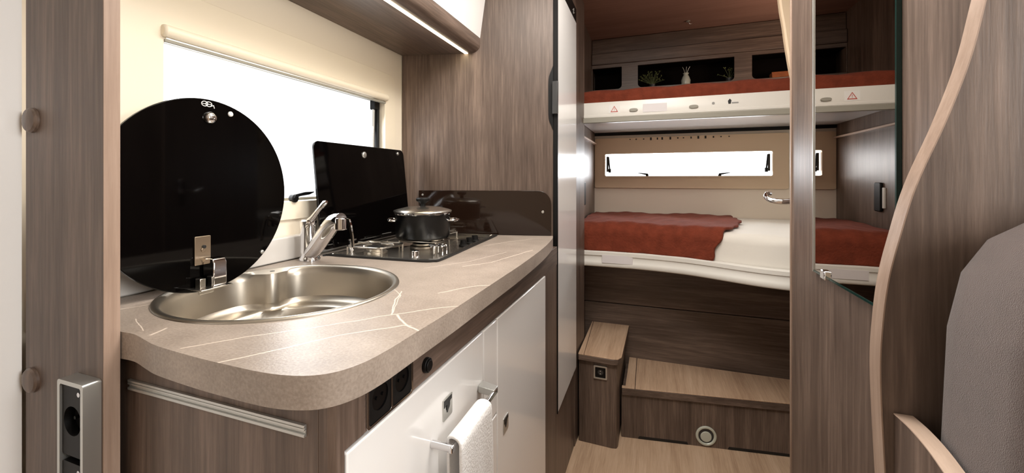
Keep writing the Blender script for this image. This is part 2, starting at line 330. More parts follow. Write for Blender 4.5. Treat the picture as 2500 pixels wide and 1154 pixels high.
# bathroom door leaf standing open behind the wall end, with its lever handle
d = thing('door_1', (.32, 1.10, 0), None, None); struct(d)
pris('door_leaf', [(.306, 1.085), (.331, 1.078), (.485, 1.63), (.46, 1.637)], XY, .08, 1.9, 'wood', d, bevel=.002)
bm = new_bm(); prism(bm, rr(-.016, -.05, .016, .06, .012), lambda u, v, q: (.330+u*.27+q*-.96, 1.168+u*.96+q*.27, 1.06+v), -.001, .009); pl_ = done(bm, 'handle_plate', 'chrome', d, bevel=.001)
bm = new_bm(); tube(bm, spl([(.322, 1.168, 1.070), (.300, 1.168, 1.069), (.276, 1.170, 1.068), (.258, 1.180, 1.071), (.2535, 1.195, 1.078), (.258, 1.207, 1.084), (.266, 1.211, 1.085)], 6), [.007]*8+[.0065]*8+[.006]*8+[.0055]*8+[.005]*5, 12)
done(bm, 'door_handle', 'chrome', pl_)
# mirror on the bathroom wall
mi = thing('wall_mirror', (.27, .78, .958), 'tall mirror on the brown bathroom wall reflecting the rust bunks', 'mirror')
box('mirror_glass', (.2685, .6415, .958, .2722, .9175, ZC-.003), 'mirror', mi, bevel=0)
bm = new_bm(); bx(bm, .2675, .638, .956, .2725, .6412, ZC-.002); bx(bm, .2675, .638, .9545, .2725, .9175, .9577); done(bm, 'glass_edge', 'glassedge', mi)['label'] = 'dark green polished glass edge'
box('edge_strip', (.2665, .9178, .9545, .2725, .9215, ZC-.002), 'alu', mi, bevel=.0005)['label'] = 'thin pale metal edge strip'
bm = new_bm(); bx(bm, .2630, .852, .952, .2725, .872, .9675); done(bm, 'mirror_clip', 'chrome', mi, bevel=.002)['label'] = 'small chrome clip at the bottom edge'
# cream corner bulkhead beyond the door
o = pris('corner_bulkhead', spl2([(.385, 1.935), (.399, 1.729), (.410, 1.644), (.422, 1.546), (.440, 1.44), (.47, 1.36), (.55, 1.30)], 5)+[(.9, 1.28), (.9, 1.935)], XZ, 1.70, 1.73, 'bunk_cream', bevel=.006)
tag(o, 'cream curved panel at the upper bunk entrance beside the wood post', 'panel')

# ---------------------------------------------------------------- foreground partition on the left
pp = thing('partition_panel', (-.70, .322, 0), 'full-height brown wood partition in the left foreground', 'panel')
box('board', (-.792, .3145, 0, -.6215, .3310, ZC), 'wood', pp, bevel=.0008)
box('edge_band', (-.6213, .3142, 0, -.6198, .3313, ZC), 'edge', pp, bevel=.0003)['label'] = 'paler brown edge band'
for z in (1.198, .853):
    lathe_c = (-.774, .3145, z)
    bm = new_bm(); n = 28
    rings(bm, [[(lathe_c[0]+r*math.cos(2*math.pi*j/n), lathe_c[1]-h, z+r*math.sin(2*math.pi*j/n)) for j in range(n)] for r, h in ((.0165, 0), (.0165, .003), (.0145, .0055), (.008, .0068), (.0002, .007))], True, True)
    done(bm, 'screw_cap', 'wood', pp)['label'] = 'round brown screw cap'
sk = thing('double_socket', (-.65, .306, .70), 'silver framed black double socket on the left foreground partition', 'socket')
plate('socket_frame', rr(-.676, .69, -.624, .879, .004), [rr(-.671, .695, -.629, .874, .003)], XZ, .296, .3143, 'alu', sk, bevel=.001)
for z0 in (.789, .697):
    p = plate('socket_insert', rr(-.6705, z0, -.6295, z0+.084, .003), [circ(-.65, z0+.042, .0175, 28)], XZ, .2985, .3135, 'black', sk, bevel=.001)
    bm = new_bm(); prism(bm, circ(-.65, z0+.042, .0172, 28), XZ, .309, .3138); cyl(bm, (-.657, .3095, z0+.042), (-.657, .304, z0+.042), .002); done(bm, 'socket_well', 'black', p)
    bm = new_bm(); cyl(bm, (-.634, .2987, z0+.077), (-.634, .2965, z0+.077), .0028); done(bm, 'screw', 'chrome', p)

# ---------------------------------------------------------------- kitchen base cabinet
kc = thing('kitchen_cabinet', (-.55, .85, 0), 'brown kitchen base unit with glossy white fronts under the stone worktop', 'cabinet')
pris('carcass', [(-.798, .358), (-.322, .358), (-.322, 1.405), (-.798, 1.288)], XY, .09, .60, 'wood', kc)
box('side_panel', (-.798, .342, 0, -.319, .357, .8955), 'wood', kc, bevel=.001)
box('plinth', (-.79, .36, 0, -.35, 1.28, .088), 'wood_y', kc)
pris('corner_stile', [(-.3185, .342), (-.308, .3425), (-.3015, .348), (-.3015, .3600), (-.3185, .3600)], XY, 0, .8955, 'wood', kc)
box('corner_block', (-.3185, .3602, .8365, -.3020, .3928, .8955), 'wood', kc, bevel=.0003)
box('fascia', (-.3185, .393, .8365, -.3025, 1.402, .8955), 'wood_y', kc, bevel=.0005)
box('end_stile', (-.3185, 1.234, 0, -.3035, 1.402, .836), 'wood', kc, bevel=.0005)
df = box('drawer_front', (-.3180, .3620, .6455, -.3000, .7405, .8335), 'white', kc, bevel=.002)
box('drawer_front', (-.3180, .7435, .6455, -.3000, .8155, .8335), 'white', kc, bevel=.002)
box('drawer_front', (-.3180, .3620, .22, -.3000, .8155, .6420), 'white', kc, bevel=.002)
kd = box('door', (-.3180, .8190, .10, -.3000, 1.2310, .8345), 'white', kc, bevel=.002)
def badge(y, z, par):
    p = plate('push_lock', rr(y-.0155, z-.0165, y+.0155, z+.0165, .002), [circ(y, z+.002, .0075, 20)], YZ, -.3000, -.2985, 'alu', par, bevel=.0004)
    bm = new_bm(); prism(bm, circ(y, z+.002, .0073, 20), YZ, -.2998, -.2990); prism(bm, [(y-.013, z+.003), (y-.013, z+.014), (y+.013, z+.014), (y+.013, z+.008)], YZ, -.2986, -.2981)
    prism(bm, [(y-.003, z+.005), (y+.008, z+.008), (y-.001, z-.008), (y-.005, z-.006)], YZ, -.2990, -.2981)
    done(bm, 'lock_emblem', 'ink', p)
badge(.592, .768, df); badge(.869, .594, kd)
hb = box('handle_bar', (-.2705, .537, .7340, -.2640, .722, .7440), 'chrome', df, bevel=.002)
hb.name = 'handle'
bm = new_bm(); prism(bm, [(-.2985, .712), (-.265, .706), (-.265, .726), (-.2985, .736)], lambda u, v, q: (u, v, q), .7335, .7455)
done(bm, 'handle_bracket', 'alu', df, bevel=.001)
cy('handle_bracket', (-.2998, .543, .739), (-.266, .543, .739), .0055, 'chrome', df)
# twin socket and switch knob in the fascia
ks = thing('fascia_socket', (-.30, .444, .834), 'black twin socket with silver frame under the worktop edge', 'socket')
plate('socket_frame', rr(.3950, .8375, .4920, .8945, .005), [rr(.3985, .8405, .4425, .8915, .004), rr(.4450, .8405, .4885, .8915, .004)], YZ, -.3024, -.2995, 'chrome', ks, bevel=.0005)
for y in (.4205, .4668):
    p = plate('socket_insert', rr(y-.0213, .8410, y+.0213, .8910, .004), [circ(y, .866, .0155, 28)], YZ, -.3023, -.3002, 'black', ks)
    bm = new_bm(); prism(bm, circ(y, .866, .0153, 24), YZ, -.3022, -.3014); cyl(bm, (-.3014, y-.006, .866), (-.3, y-.006, .866), .002); cyl(bm, (-.3014, y+.006, .866), (-.3, y+.006, .866), .002); done(bm, 'socket_well', 'enamel', p)
bm = new_bm(); cyl(bm, (-.3023, .529, .858), (-.2965, .529, .858), .0105); cyl(bm, (-.2965, .529, .858), (-.2945, .529, .858), .008); tag(done(bm, 'fascia_button', 'black', bevel=.001), 'small round black knob on the brown strip below the worktop', 'knob')
# table rail
bm = new_bm()
for z0, z1, y1 in ((.8627, .8650, .3382), (.8650, .8656, .3388), (.8656, .8685, .3382), (.8560, .8592, .3382), (.8592, .8627, .3402)):
    bx(bm, -.6185, y1, z0, -.334, .3418, z1)
tag(done(bm, 'table_rail', 'alu', bevel=.0004), 'silver grooved metal rail on the brown cabinet side below the worktop', 'rail')

# ---------------------------------------------------------------- worktop
EDGE = [(-.6200, .333), (-.595, .333), (-.560, .325), (-.530, .319), (-.469, .314), (-.418, .312), (-.359, .312), (-.324, .318), (-.300, .331), (-.285, .355), (-.278, .392), (-.276, .463), (-.274, .58), (-.275, .714), (-.277, .921), (-.286, 1.15), (-.303, 1.332), (-.318, 1.4070)]
SC = (-.60, .572); SR = .190
def sink_r(a, r, dent=.0):
    g = math.exp(-((((a-math.radians(148)+math.pi) % (2*math.pi))-math.pi)/.20)**2)
    return r-dent*g
def sring(r, z, dent=0, n=96): return [(SC[0]+sink_r(2*math.pi*j/n, r, dent)*math.cos(2*math.pi*j/n), SC[1]+sink_r(2*math.pi*j/n, r, dent)*math.sin(2*math.pi*j/n), z) for j in range(n)]
HOB = spl2([(-.752, .842), (-.62, .8445), (-.505, .850), (-.473, .862), (-.4625, .893), (-.476, 1.11), (-.490, 1.325), (-.497, 1.338), (-.515, 1.342), (-.73, 1.304), (-.752, 1.29), (-.757, 1.26), (-.757, .87)], 4, True)
def shrink(pl, k, c=(-.61, 1.09)): return [(c[0]+(x-c[0])*(1-k), c[1]+(y-c[1])*(1-k*.6)) for x, y in pl]
out = spl2(EDGE, 4)+[(-.797, 1.2900), (-.797, .333)]
wt_org = Vector((-.55, .85, .896))
hobhole = shrink(HOB, .08)
ct = plate('worktop', out, [circ(SC[0], SC[1], .181, 64), hobhole], XY, .8965, .930, 'white', org=wt_org, bevel=.003, seg=3)
ct.data.materials.clear(); ct.data.materials.append(stone(wt_org)); tag(ct, 'curved grey-beige stone worktop with thin white veins', 'worktop')
struct(box('trim_4', (XW+.0005, -1.69, 0, XW+.030, .3140, ZC-.002), 'white', bevel=0))
o = struct(pris('trim_2', [(-.8285, .9302), (-.8005, .9302), (-.8005, .985), (-.8285, .985)], XZ, .336, 1.287, 'backsplash', bevel=.003))

# ---------------------------------------------------------------- sink with hinged round lid
sn = thing('kitchen_sink', (SC[0], SC[1], .80), 'round brushed steel sink sunk in the worktop with a black glass lid', 'sink')
bm = new_bm(); rings(bm, [sring(.190, .9303), sring(.189, .9325), sring(.184, .9335), sring(.180, .932, .004), sring(.1775, .928, .03), sring(.1755, .915, .032), sring(.172, .87, .03)])
done(bm, 'rim', 'steel', sn, smooth=60)
bm = new_bm(); rings(bm, [sring(.172, .8699, .03), sring(.168, .862, .025), sring(.160, .8575, .018), sring(.146, .856, .008), sring(.141, .852), sring(.138, .842), sring(.132, .806), sring(.120, .798), sring(.06, .795), sring(.028, .793)], cap1=True)
done(bm, 'bowl', 'steel', sn, smooth=60)
lathe('drain', [(.001, 0), (.026, 0), (.027, .003), (.022, .004), (.018, .001), (.001, .001)], (SC[0], SC[1], .7935), 'chrome', sn, n=32)
bm = new_bm(); cyl(bm, (-.722, .648, .9340), (-.722, .648, .9345), .0045); done(bm, 'overflow_hole', 'ink', sn)
bm = new_bm(); bx(bm, -.632, .3925, .908, -.618, .400, .918); done(bm, 'rim_clip', 'black', sn, bevel=.001)
LX = -.7335
bm = new_bm(); prism(bm, circ(.522, 1.0925, .1675, 96), YZ, LX-.0065, LX)
lid = done(bm, 'lid', 'blackglass', sn, bevel=.001); lid['label'] = 'round black glass lid folded up'
def disc(name, y, z, r, m, par, x=LX, h=.003):
    bm = new_bm(); n = 24
    rings(bm, [[(x+hh, y+rr_*math.cos(2*math.pi*j/n), z+rr_*math.sin(2*math.pi*j/n)) for j in range(n)] for rr_, hh in ((r, 0), (r, h*.5), (r*.7, h), (.0002, h*1.1))], True, True)
    return done(bm, name, m, par, smooth=60)
disc('lid_knob', .5265, 1.228, .0105, 'chrome', lid, h=.008); disc('bumper', .5655, 1.240, .0048, 'paper', lid); disc('bumper', .633, .975, .004, 'alu', lid)
bm = new_bm()
for y, a in ((.517, .0055), (.5245, .0055)): tube(bm, [(LX+.0006, y+a*math.cos(t*.3927), 1.2515+.0042*math.sin(t*.3927)) for t in range(16)], .0007, 6, True)
bx(bm, LX, .513, 1.2510, LX+.0008, .530, 1.2519); tube(bm, [(LX+.0006, .5285, 1.2515-.003), (LX+.0006, .533, 1.2505), (LX+.0006, .5345, 1.2455)], .0008, 6)
done(bm, 'emblem', 'paper', lid)
bm = new_bm(); prism(bm, rr(.4985, .972, .5265, 1.0215, .002), YZ, LX+.0002, LX+.003); cyl(bm, (LX+.003, .513, .998), (LX+.0045, .513, .998), .004); hinge = done(bm, 'lid_hinge', 'brass', sn, bevel=.0006)
hinge['label'] = 'steel lid hinge standing on the sink rim'
cy('screw', (LX+.003, .514, 1.003), (LX+.0055, .514, 1.003), .003, 'ink', hinge)
pris('hinge_block', [(LX+.0035, .934), (LX+.0035, .976), (LX+.010, .984), (LX+.026, .983), (LX+.030, .976), (LX+.030, .938), (LX+.026, .934)], lambda u, v, q: (u, q, v), .512, .536, 'chrome', hinge, bevel=.0015)
bm = new_bm(); bx(bm, LX-.004, .488, .9337, LX+.034, .545, .9355); bx(bm, LX+.026, .488, .928, LX+.030, .512, .9345); bx(bm, LX+.006, .497, .9355, LX+.018, .507, .951); done(bm, 'hinge_base', 'tray', hinge, bevel=.0006)

# ---------------------------------------------------------------- faucet
fa = thing('kitchen_faucet', (-.757, .784, .93), 'chrome single-lever kitchen faucet between the sink and the hob', 'faucet')
lathe('base', [(.0235, 0), (.0235, .004), (.0215, .007), (.019, .012), (.019, .018)], (-.757, .784, .9302), 'chrome', fa)
lathe('body', [(.0175, .018), (.0175, .075), (.0185, .077), (.0185, .092), (.015, .095)], (-.760, .783, .9302), 'chrome', fa)
bm = new_bm(); tube(bm, spl([(-.752, .781, .945), (-.728, .774, .965), (-.697, .765, .994), (-.668, .757, 1.020), (-.650, .752, 1.029), (-.636, .749, 1.031)], 5), [.0155+.0035*math.sin(i/25*3.1) for i in range(26)], 20)
spout = done(bm, 'spout', 'chrome', fa, smooth=60)
cy('spray_head', (-.6375, .7485, 1.036), (-.6375, .7485, 1.010), .0135, 'chrome', spout, bevel=.002)
bm = new_bm(); rings(bm, [[(p[0]+sx*wd, p[1]+sy*.0022, p[2]) for sx, sy in ((-.3, -1), (.3, -1), (.3, 1), (-.3, 1))] for p, wd in (((-.628, .7485, 1.036), .010), ((-.616, .7480, 1.034), .010), ((-.611, .7475, 1.022), .010), ((-.605, .7465, .998), .009), ((-.602, .746, .975), .006))], True, True); done(bm, 'outlet_lip', 'chrome', spout, smooth=60)
bm = new_bm(); tube(bm, [(-.757, .783, 1.020), (-.745, .781, 1.030), (-.722, .778, 1.052), (-.704, .7755, 1.066), (-.699, .775, 1.0685)], [.009, .0065, .005, .0062, .0035], 14); done(bm, 'lever', 'chrome', fa, smooth=60)

# ---------------------------------------------------------------- hob
hb_ = thing('gas_hob', (-.61, 1.09, .93), 'stainless steel gas hob with a raised black glass lid', 'hob')
bm = new_bm(); H1 = shrink(HOB, .035); H2 = shrink(HOB, .10); H3 = shrink(HOB, .15)
rings(bm, [[(x, y, .9302) for x, y in HOB], [(x, y, .9345) for x, y in HOB], [(x, y, .9348) for x, y in H1]]); done(bm, 'border', 'castiron', hb_)['label'] = 'dark outer border'
bm = new_bm(); rings(bm, [[(x, y, .9348) for x, y in H1], [(x, y, .9352) for x, y in H2], [(x, y, .9285) for x, y in H3]], cap1=True)
done(bm, 'tray', 'tray', hb_, smooth=50)
for bx_, by_, r in ((-.675, .925, .030), (-.605, 1.045, .036), (-.655, 1.20, .026)):
    b = lathe('burner', [(r, 0), (r, .006), (r*.8, .009), (r*.8, .013)], (bx_, by_, .9287), 'steel', hb_, n=32)
    lathe('burner_cap', [(r*.72, .0131), (r*.76, .015), (r*.6, .018), (.001, .0185)], (bx_, by_, .9287), 'castiron', b, n=32)
def grate(cx, cyy, a, b):
    bm = new_bm(); z = .950
    tube(bm, [(cx+x, cyy+y, z) for x, y in rr(-a, -b, a, b, .015, 4)], .0026, 8, True)
    for sx, sy in ((1, 0), (-1, 0), (0, 1), (0, -1)):
        tube(bm, [(cx+sx*a, cyy+sy*b, z), (cx+sx*a*.98, cyy+sy*b*.98, z+.004), (cx+sx*.018, cyy+sy*.018, z+.004)], .0026, 8)
        tube(bm, [(cx+(sx+sy)*a*.93, cyy+(sy-sx)*b*.93, z), (cx+(sx+sy)*a*.93, cyy+(sy-sx)*b*.93, .9288)], .0026, 8)
    return done(bm, 'pan_support', 'tray', hb_)
grate(-.675, .925, .055, .050); grate(-.605, 1.055, .060, .045); grate(-.655, 1.20, .055, .065)
bm = new_bm()
for y in (.952, .975):
    tube(bm, spl([(-.520, y, .930), (-.520, y, .948), (-.516, y, .952), (-.500, y, .952), (-.496, y, .948), (-.496, y, .930)], 4), .0022, 8)
tube(bm, [(-.540, .9635, .952), (-.496, .9635, .952)], .0022, 8); tube(bm, [(-.520, .94, .951), (-.520, .985, .951)], .0022, 8); done(bm, 'pan_support', 'chrome', hb_)
for x, y in ((-.508, 1.105), (-.512, 1.155), (-.516, 1.205)):
    lathe('control_knob', [(.0135, 0), (.0135, .004), (.010, .006), (.009, .018), (.0002, .0185)], (x, y, .9290), 'black', hb_, n=24)
cy('hinge_post', (-.545, .905, .929), (-.545, .905, .946), .011, 'chrome', hb_, r2=.009)
bm = new_bm(); cyl(bm, (-.735, .905, .929), (-.735, .905, .962), .008, .006); cyl(bm, (-.735, .905, .962), (-.735, .905, .966), .012); done(bm, 'hinge_post', 'chrome', hb_)
tilt = .105
LF = lambda u, v, q: (-.7600-(v-.94)*tilt-q, u, v)
lz = pris('lid', rr(.828, .945, 1.232, 1.216, .018, 6), LF, 0, .006, 'blackglass', hb_, bevel=.001); lz['label'] = 'rectangular black glass lid folded up'
for y, z, r in ((1.022, 1.190, .0095), (1.195, 1.203, .0055)):
    disc('bumper', y, z, r, 'alu', lz, x=-.7600-(z-.94)*tilt+.0002, h=.004)

# ---------------------------------------------------------------- pot and its lid
PC = (-.605, 1.045, .9568)
pt = thing('cooking_pot', PC, 'black enamel cooking pot on the rear hob burner', 'pot')
lathe('body', [(.066, 0), (.073, .003), (.0755, .010), (.0765, .066), (.078, .0705), (.0745, .0705), (.0725, .064), (.071, .012), (.066, .006), (.001, .005)], PC, 'enamel', pt, smooth=40)
lathe('rim', [(.0765, .0662), (.0795, .0695), (.0795, .0712), (.077, .0725), (.0748, .0712), (.0748, .069)], PC, 'chrome', pt)
for s in (-1, 1):
    bm = new_bm(); ax = Vector((math.cos(.3)*s, -math.sin(.3)*s if s < 0 else -.1, 0)).normalized(); ax = Vector((-.93, -.36, 0))*(1 if s < 0 else -1); pr = Vector((-ax.y, ax.x, 0)); c0 = Vector(PC)
    pts = spl([c0+ax*.0725+pr*.022+Vector((0, 0, .050)), c0+ax*.090+pr*.021+Vector((0, 0, .053)), c0+ax*.1, c0+ax*.090-pr*.021+Vector((0, 0, .053)), c0+ax*.0725-pr*.022+Vector((0, 0, .050))], 5)
    for p in pts: p.z = PC[2]+.050
    tube(bm, pts, .0035, 10); done(bm, 'pot_handle', 'chrome', pt)
LC = (PC[0], PC[1], PC[2]+.0728)
pl = thing('pot_lid', LC, 'shiny domed lid with a black knob on the cooking pot', 'lid')
lathe('cover', [(.0795, 0), (.081, .0015), (.0795, .004), (.070, .007), (.050, .012), (.020, .015), (.001, .0155)], LC, 'tray', pl, smooth=50)
lathe('knob', [(.008, .0150), (.007, .022), (.012, .026), (.0185, .030), (.0195, .035), (.016, .0385), (.001, .0395)], LC, 'black', pl, n=32)

# ---------------------------------------------------------------- tall cabinet
P0 = Vector((-.318, 1.41)); P1 = Vector((-.828, 1.2855)); PD = (P1-P0).normalized(); PN = Vector((-PD.y, PD.x)); 
if PN.y > 0: PN = -PN
tc_ = thing('tall_cabinet', (-.57, 1.65, 0), 'tall brown wood cabinet with a narrow white door between kitchen and bunks', 'cabinet')
PS = lambda u, v, q: (P0.x+PD.x*u+PN.x*q, P0.y+PD.y*u+PN.y*q, v)   # u along, v height, q towards the kitchen
pris('side_panel', [(0, 0), (.524, 0), (.524, ZC-.002), (0, ZC-.002)], PS, -.016, 0, 'wood', tc_, bevel=.0006)
pris('carcass', [(-.826, 1.305), (-.3205, 1.4285), (-.3205, 1.79), (-.826, 1.79)], XY, .0, ZC-.002, 'wood', tc_)
pris('front_frame', [(-.3200, 1.4275), (-.3185, 1.4275), (-.3145, 1.815), (-.3200, 1.815)], XY, 0, .333, 'wood', tc_)
pris('end_panel', [(-.826, 1.7905), (-.311, 1.7905), (-.305, 2.012), (-.826, 2.012)], XY, 0, ZC-.002, 'wood', tc_, bevel=.001)
td = pris('door', [(-.3180, 1.4180), (-.3025, 1.4180), (-.3045, 1.789), (-.3195, 1.789)], XY, .335, 1.772, 'white', tc_, bevel=.001)
pris('door_edge', [(-.3180, 1.4105), (-.3020, 1.4105), (-.3020, 1.4175), (-.3180, 1.4175)], XY, .333, ZC-.002, 'black', td, bevel=.0005)['label'] = 'black edge profile'
bm = new_bm(); prism(bm, spl2([(0, 1.285), (.006, 1.30), (.0145, 1.325), (.0155, 1.385), (.0145, 1.455), (.006, 1.485), (0, 1.50)], 4), PS, .0002, .003); done(bm, 'handle_recess', 'black', td)
box('handle', (-.3180, 1.396, 1.337, -.2995, 1.4102, 1.4460), 'darkgrey', td, bevel=.0015)['label'] = 'dark grey grip'
capo = pris('top_cap', [(-.3180, 1.4180), (-.3025, 1.4180), (-.3045, 1.789), (-.3195, 1.789)], XY, 1.7725, 1.83, 'black', tc_, bevel=.001); capo['label'] = 'black strip above the white door'
bm = new_bm()
for (a, b) in (((1.700, 1.795), (1.722, 1.808)), ((1.722, 1.808), (1.712, 1.785)), ((1.712, 1.785), (1.735, 1.795))):
    tube(bm, [(-.3030, a[0], a[1]), (-.3031, b[0], b[1])], .0016, 6)
done(bm, 'emblem', 'greyprint', capo)
pris('top_front', [(-.3200, 1.4180), (-.3045, 1.4180), (-.3055, 1.789), (-.3195, 1.789)], XY, 1.8305, ZC-.002, 'wood', tc_)
# smoked glass splash guard
gd = thing('splash_guard', (-.55, 1.35, .93), 'smoked brown glass splash guard behind the cooking pot', 'splash guard')
pris('glass', rr(.006, .9312, .462, 1.081, .045, 8, (0, 1, 0, 0)), PS, .003, .008, 'brownglass', gd, bevel=.0006)
for u, z, r in ((.034, 1.010, .0045), (.448, 1.066, .0035)):
    a, b = PS(u, z, .0005), PS(u, z, .011); cy('mount_screw', a, b, r, 'alu', gd)

# ---------------------------------------------------------------- overhead cabinet
oc = thing('overhead_cabinet', (-.70, .84, 1.553), 'white overhead cabinet with brown underside and strip light', 'cabinet')
yend = lambda x: 1.41+(x+.318)*(P1.y-P0.y)/(P1.x-P0.x)-.001
pris('bottom_board', [(-.828, .333), (-.588, .333), (-.588, yend(-.588)), (-.828, yend(-.828))], XY, 1.5530, 1.5690, 'wood_y', oc)
prof = [(-.5878, 1.5530)]+[(-.5878+.030*math.sin(math.radians(t)), 1.583-.030*math.cos(math.radians(t))) for t in range(10, 91, 10)]+[(-.5575, 1.600), (-.5705, 1.600), (-.5705, 1.5865), (-.574, 1.574), (-.5878, 1.568)]
def skewprism(name, prof, m, y0, par, **k):
    bm = new_bm(); prism(bm, prof, lambda u, v, q: (u, y0 if q == 0 else yend(u), v), 0, 1); return done(bm, name, m, par, **k)
skewprism('front_lip', prof, 'wood_y', .333, oc)
skewprism('door', [(-.5745, 1.6015), (-.5580, 1.6015), (-.5150, 1.930), (-.5315, 1.930)], 'white', .333, oc, bevel=.0012)
pris('carcass', [(-.828, .333), (-.5775, .333), (-.5775, yend(-.5775)), (-.828, yend(-.828))], XY, 1.570, ZC-.004, 'wood_y', oc)
skewprism('strip_light', [(-.6105, 1.5515), (-.5995, 1.5515), (-.5995, 1.5529), (-.6105, 1.5529)], 'led', .333, oc)['label'] = 'glowing warm white strip light'

# ---------------------------------------------------------------- towel on the drawer handle
def cloth(name, f, nu, nv, m, thick, parent=None, **k):
    bm = new_bm(); V = [[bm.verts.new(f(i/nu, j/nv)) for j in range(nv+1)] for i in range(nu+1)]
    for i in range(nu):
        for j in range(nv): bm.faces.new((V[i][j], V[i+1][j], V[i+1][j+1], V[i][j+1]))
    o = done(bm, name, m, parent, smooth=80, **k); s = o.modifiers.new('thickness', 'SOLIDIFY'); s.thickness = thick; s.offset = 0
    return o
def towf(u, v):
    # v: 0 inner hem, .35 at bar top, 1 outer hem
    y = .550+u*.110+.006*math.sin(v*9+u*3)
    if v < .30: x = -.2795; z = .7415-(.30-v)*.75
    elif v < .45:
        t = (v-.30)/.15*math.pi; x = -.2675-.0120*math.cos(t); z = .742+.009*math.sin(t)
    else: x = -.2555+.006*(v-.45)*(1+.8*math.sin(u*14+1)); z = .742-(v-.45)*.66
    return (x, y+(.02*(v-.45) if v > .45 else 0), z)
tag(cloth('hand_towel', towf, 40, 50, 'towel', .004), 'white hand towel hanging over the drawer handle', 'towel')

# ---------------------------------------------------------------- bunks
RL = [(-.343, 2.020), (-.30, 2.020), (-.20, 2.020), (-.10, 2.018), (-.03, 2.010), (.06, 1.992), (.14, 1.968), (.21, 1.935), (.28, 1.898), (.35, 1.862), (.42, 1.836), (.50, 1.822), (.70, 1.815), (1.15, 1.815)]
RLs = spl2(RL, 5)
fy = lambda x: ip(RLs, x)
def rail(name, path, prof, m, parent, **k):
    """prof: list of (offset towards the room, z) closed"""
    bm = new_bm(); R = []
    for i, (x, y) in enumerate(path):
        a = path[max(i-1, 0)]; b = path[min(i+1, len(path)-1)]; t = Vector((b[0]-a[0], b[1]-a[1])).normalized(); nrm = Vector((t.y, -t.x))
        R.append([(x+nrm.x*q, y+nrm.y*q, z) for q, z in prof])
    rings(bm, R, True, True); return done(bm, name, m, parent, **k)
lb = thing('lower_bunk', (.4, 2.3, 0), 'lower bunk bed base with a curved white front rail', 'bed')
rail('rail', RLs, [(-.020, .715), (0, .715), (.0045, .720), (.0045, .738), (.001, .742), (.001, .764), (.006, .768), (.006, .783), (.001, .787), (-.020, .787)], 'white_rail', lb, smooth=50)['label'] = 'curved white front rail'
box('base_board', (-.342, 2.045, .716, 1.15, 2.686, .735), 'wood_x', lb)
box('front_panel', (-.342, 2.262, .4855, 1.15, 2.278, .7155), 'wood_x', lb, bevel=.002)
box('front_panel', (-.342, 2.262, .0, 1.15, 2.278, .4820), 'wood_x', lb, bevel=.003)
pris('rail_label', [(-.225, .735), (-.09, .735), (-.09, .772), (-.225, .772)], XZ, 2.0125, 2.0150, 'greylabel', lb)
mt = thing('mattress', (.4, 2.35, .736), 'white sheeted mattress on the lower bunk', 'mattress')
def slab(name, x0, x1, yf, yb, z0, z1, m, parent=None, r=.03, nx=60, amp=.002, thick_front=0, **k):
    bm = new_bm(); R = []
    for i in range(nx+1):
        x = x0+(x1-x0)*i/nx; y0 = yf(x); pr = []
        for t in range(0, 91, 18): a = math.radians(t); pr.append((y0+r-r*math.cos(a), z1-r+r*math.sin(a)+amp*math.sin(x*31+t)))
        for j in range(1, 12): y = y0+r+(yb-y0-r)*j/12; pr.append((y, z1+amp*math.sin(x*17+y*23)+amp*.6*math.sin(x*41-y*13)))
        pr += [(yb, z1-.002), (yb, z0)]; pr.insert(0, (y0+.003, z0))
        R.append([(x, a, b) for a, b in pr])
    rings(bm, R, True, True); return done(bm, name, m, parent, smooth=60, **k)
slab('mattress_body', -.338, 1.14, lambda x: fy(x)+.025, 2.684, .7365, .905, 'sheet', mt, r=.040)
def tri(x, z, s): return [(x-s, z-s*.8), (x+s, z-s*.8), (x, z+s*.9)]
# rust blanket on lower mattress
def blf(u, v):
    # v 0 back -> 1 bottom of the front
    er = ip([(0, .398), (.35, .385), (.55, .335), (.70, .292), (.78, .262), (.88, .238), (1, .222)], v)+.004*math.sin(v*40)
    x = -.336+u*(er+.336); y0 = fy(x)+.018
    if v < .72: t = v/.72; y = 2.680-(2.680-y0-.045)*t; z = .9125
    elif v < .84: t = (v-.72)/.12*math.pi/2; y = y0+.045-.045*math.sin(t); z = .9125-.045+.045*math.cos(t)
    else: t = (v-.84)/.16; y = y0-.0015-.001*t; z = .8675-t*.082
    z += .0035*(1+math.sin(x*19+y*11))*(1 if v < .8 else .2)+.0015*math.sin(x*70+v*30); 
    if v > .8: y -= .0025*(1+math.sin(x*40))
    return (x, y, z)
tag(cloth('lower_blanket', blf, 90, 70, 'rust', .010), 'rust fleece blanket folded over the left of the lower bunk', 'blanket')
# upper bunk
ub = thing('upper_bunk', (.4, 2.3, 1.40), 'upper bunk bed with a straight white front rail', 'bed')
RU = [(-.343, 2.003), (1.15, 1.985)]
RUs = [(RU[0][0]+(RU[1][0]-RU[0][0])*i/10, RU[0][1]+(RU[1][1]-RU[0][1])*i/10) for i in range(11)]
ur = rail('rail', RUs, [(-.022, 1.400), (.000, 1.400), (.003, 1.404), (.003, 1.412), (0, 1.415), (0, 1.468), (-.002, 1.472), (-.022, 1.472)], 'white_rail', ub); ur['label'] = 'straight white front rail'
box('base_board', (-.342, 2.030, 1.402, 1.15, 2.684, 1.418), 'white', ub)['label'] = 'pale underside board'
box('under_rail', (-.342, 1.988, 1.3765, 1.15, 2.012, 1.3995), 'amber', ub, bevel=.003)['label'] = 'lower lip with its shading put in as grey-beige'  # recessed shading of the lip is put into its colour
box('rear_gap_strip', (-.342, 2.672, 1.384, 1.15, 2.687, 1.4015), 'black', ub)  # black strip put in for the dark gap between board and back wall
ury = lambda x: 2.003-(x+.343)*.01206
def on_rail(name, pts, m, h=.0012, par=ur, **k):
    cx = sum(p[0] for p in pts)/len(pts); y = ury(cx)-.0003
    return pris(name, pts, XZ, y-h, y, m, par, **k)
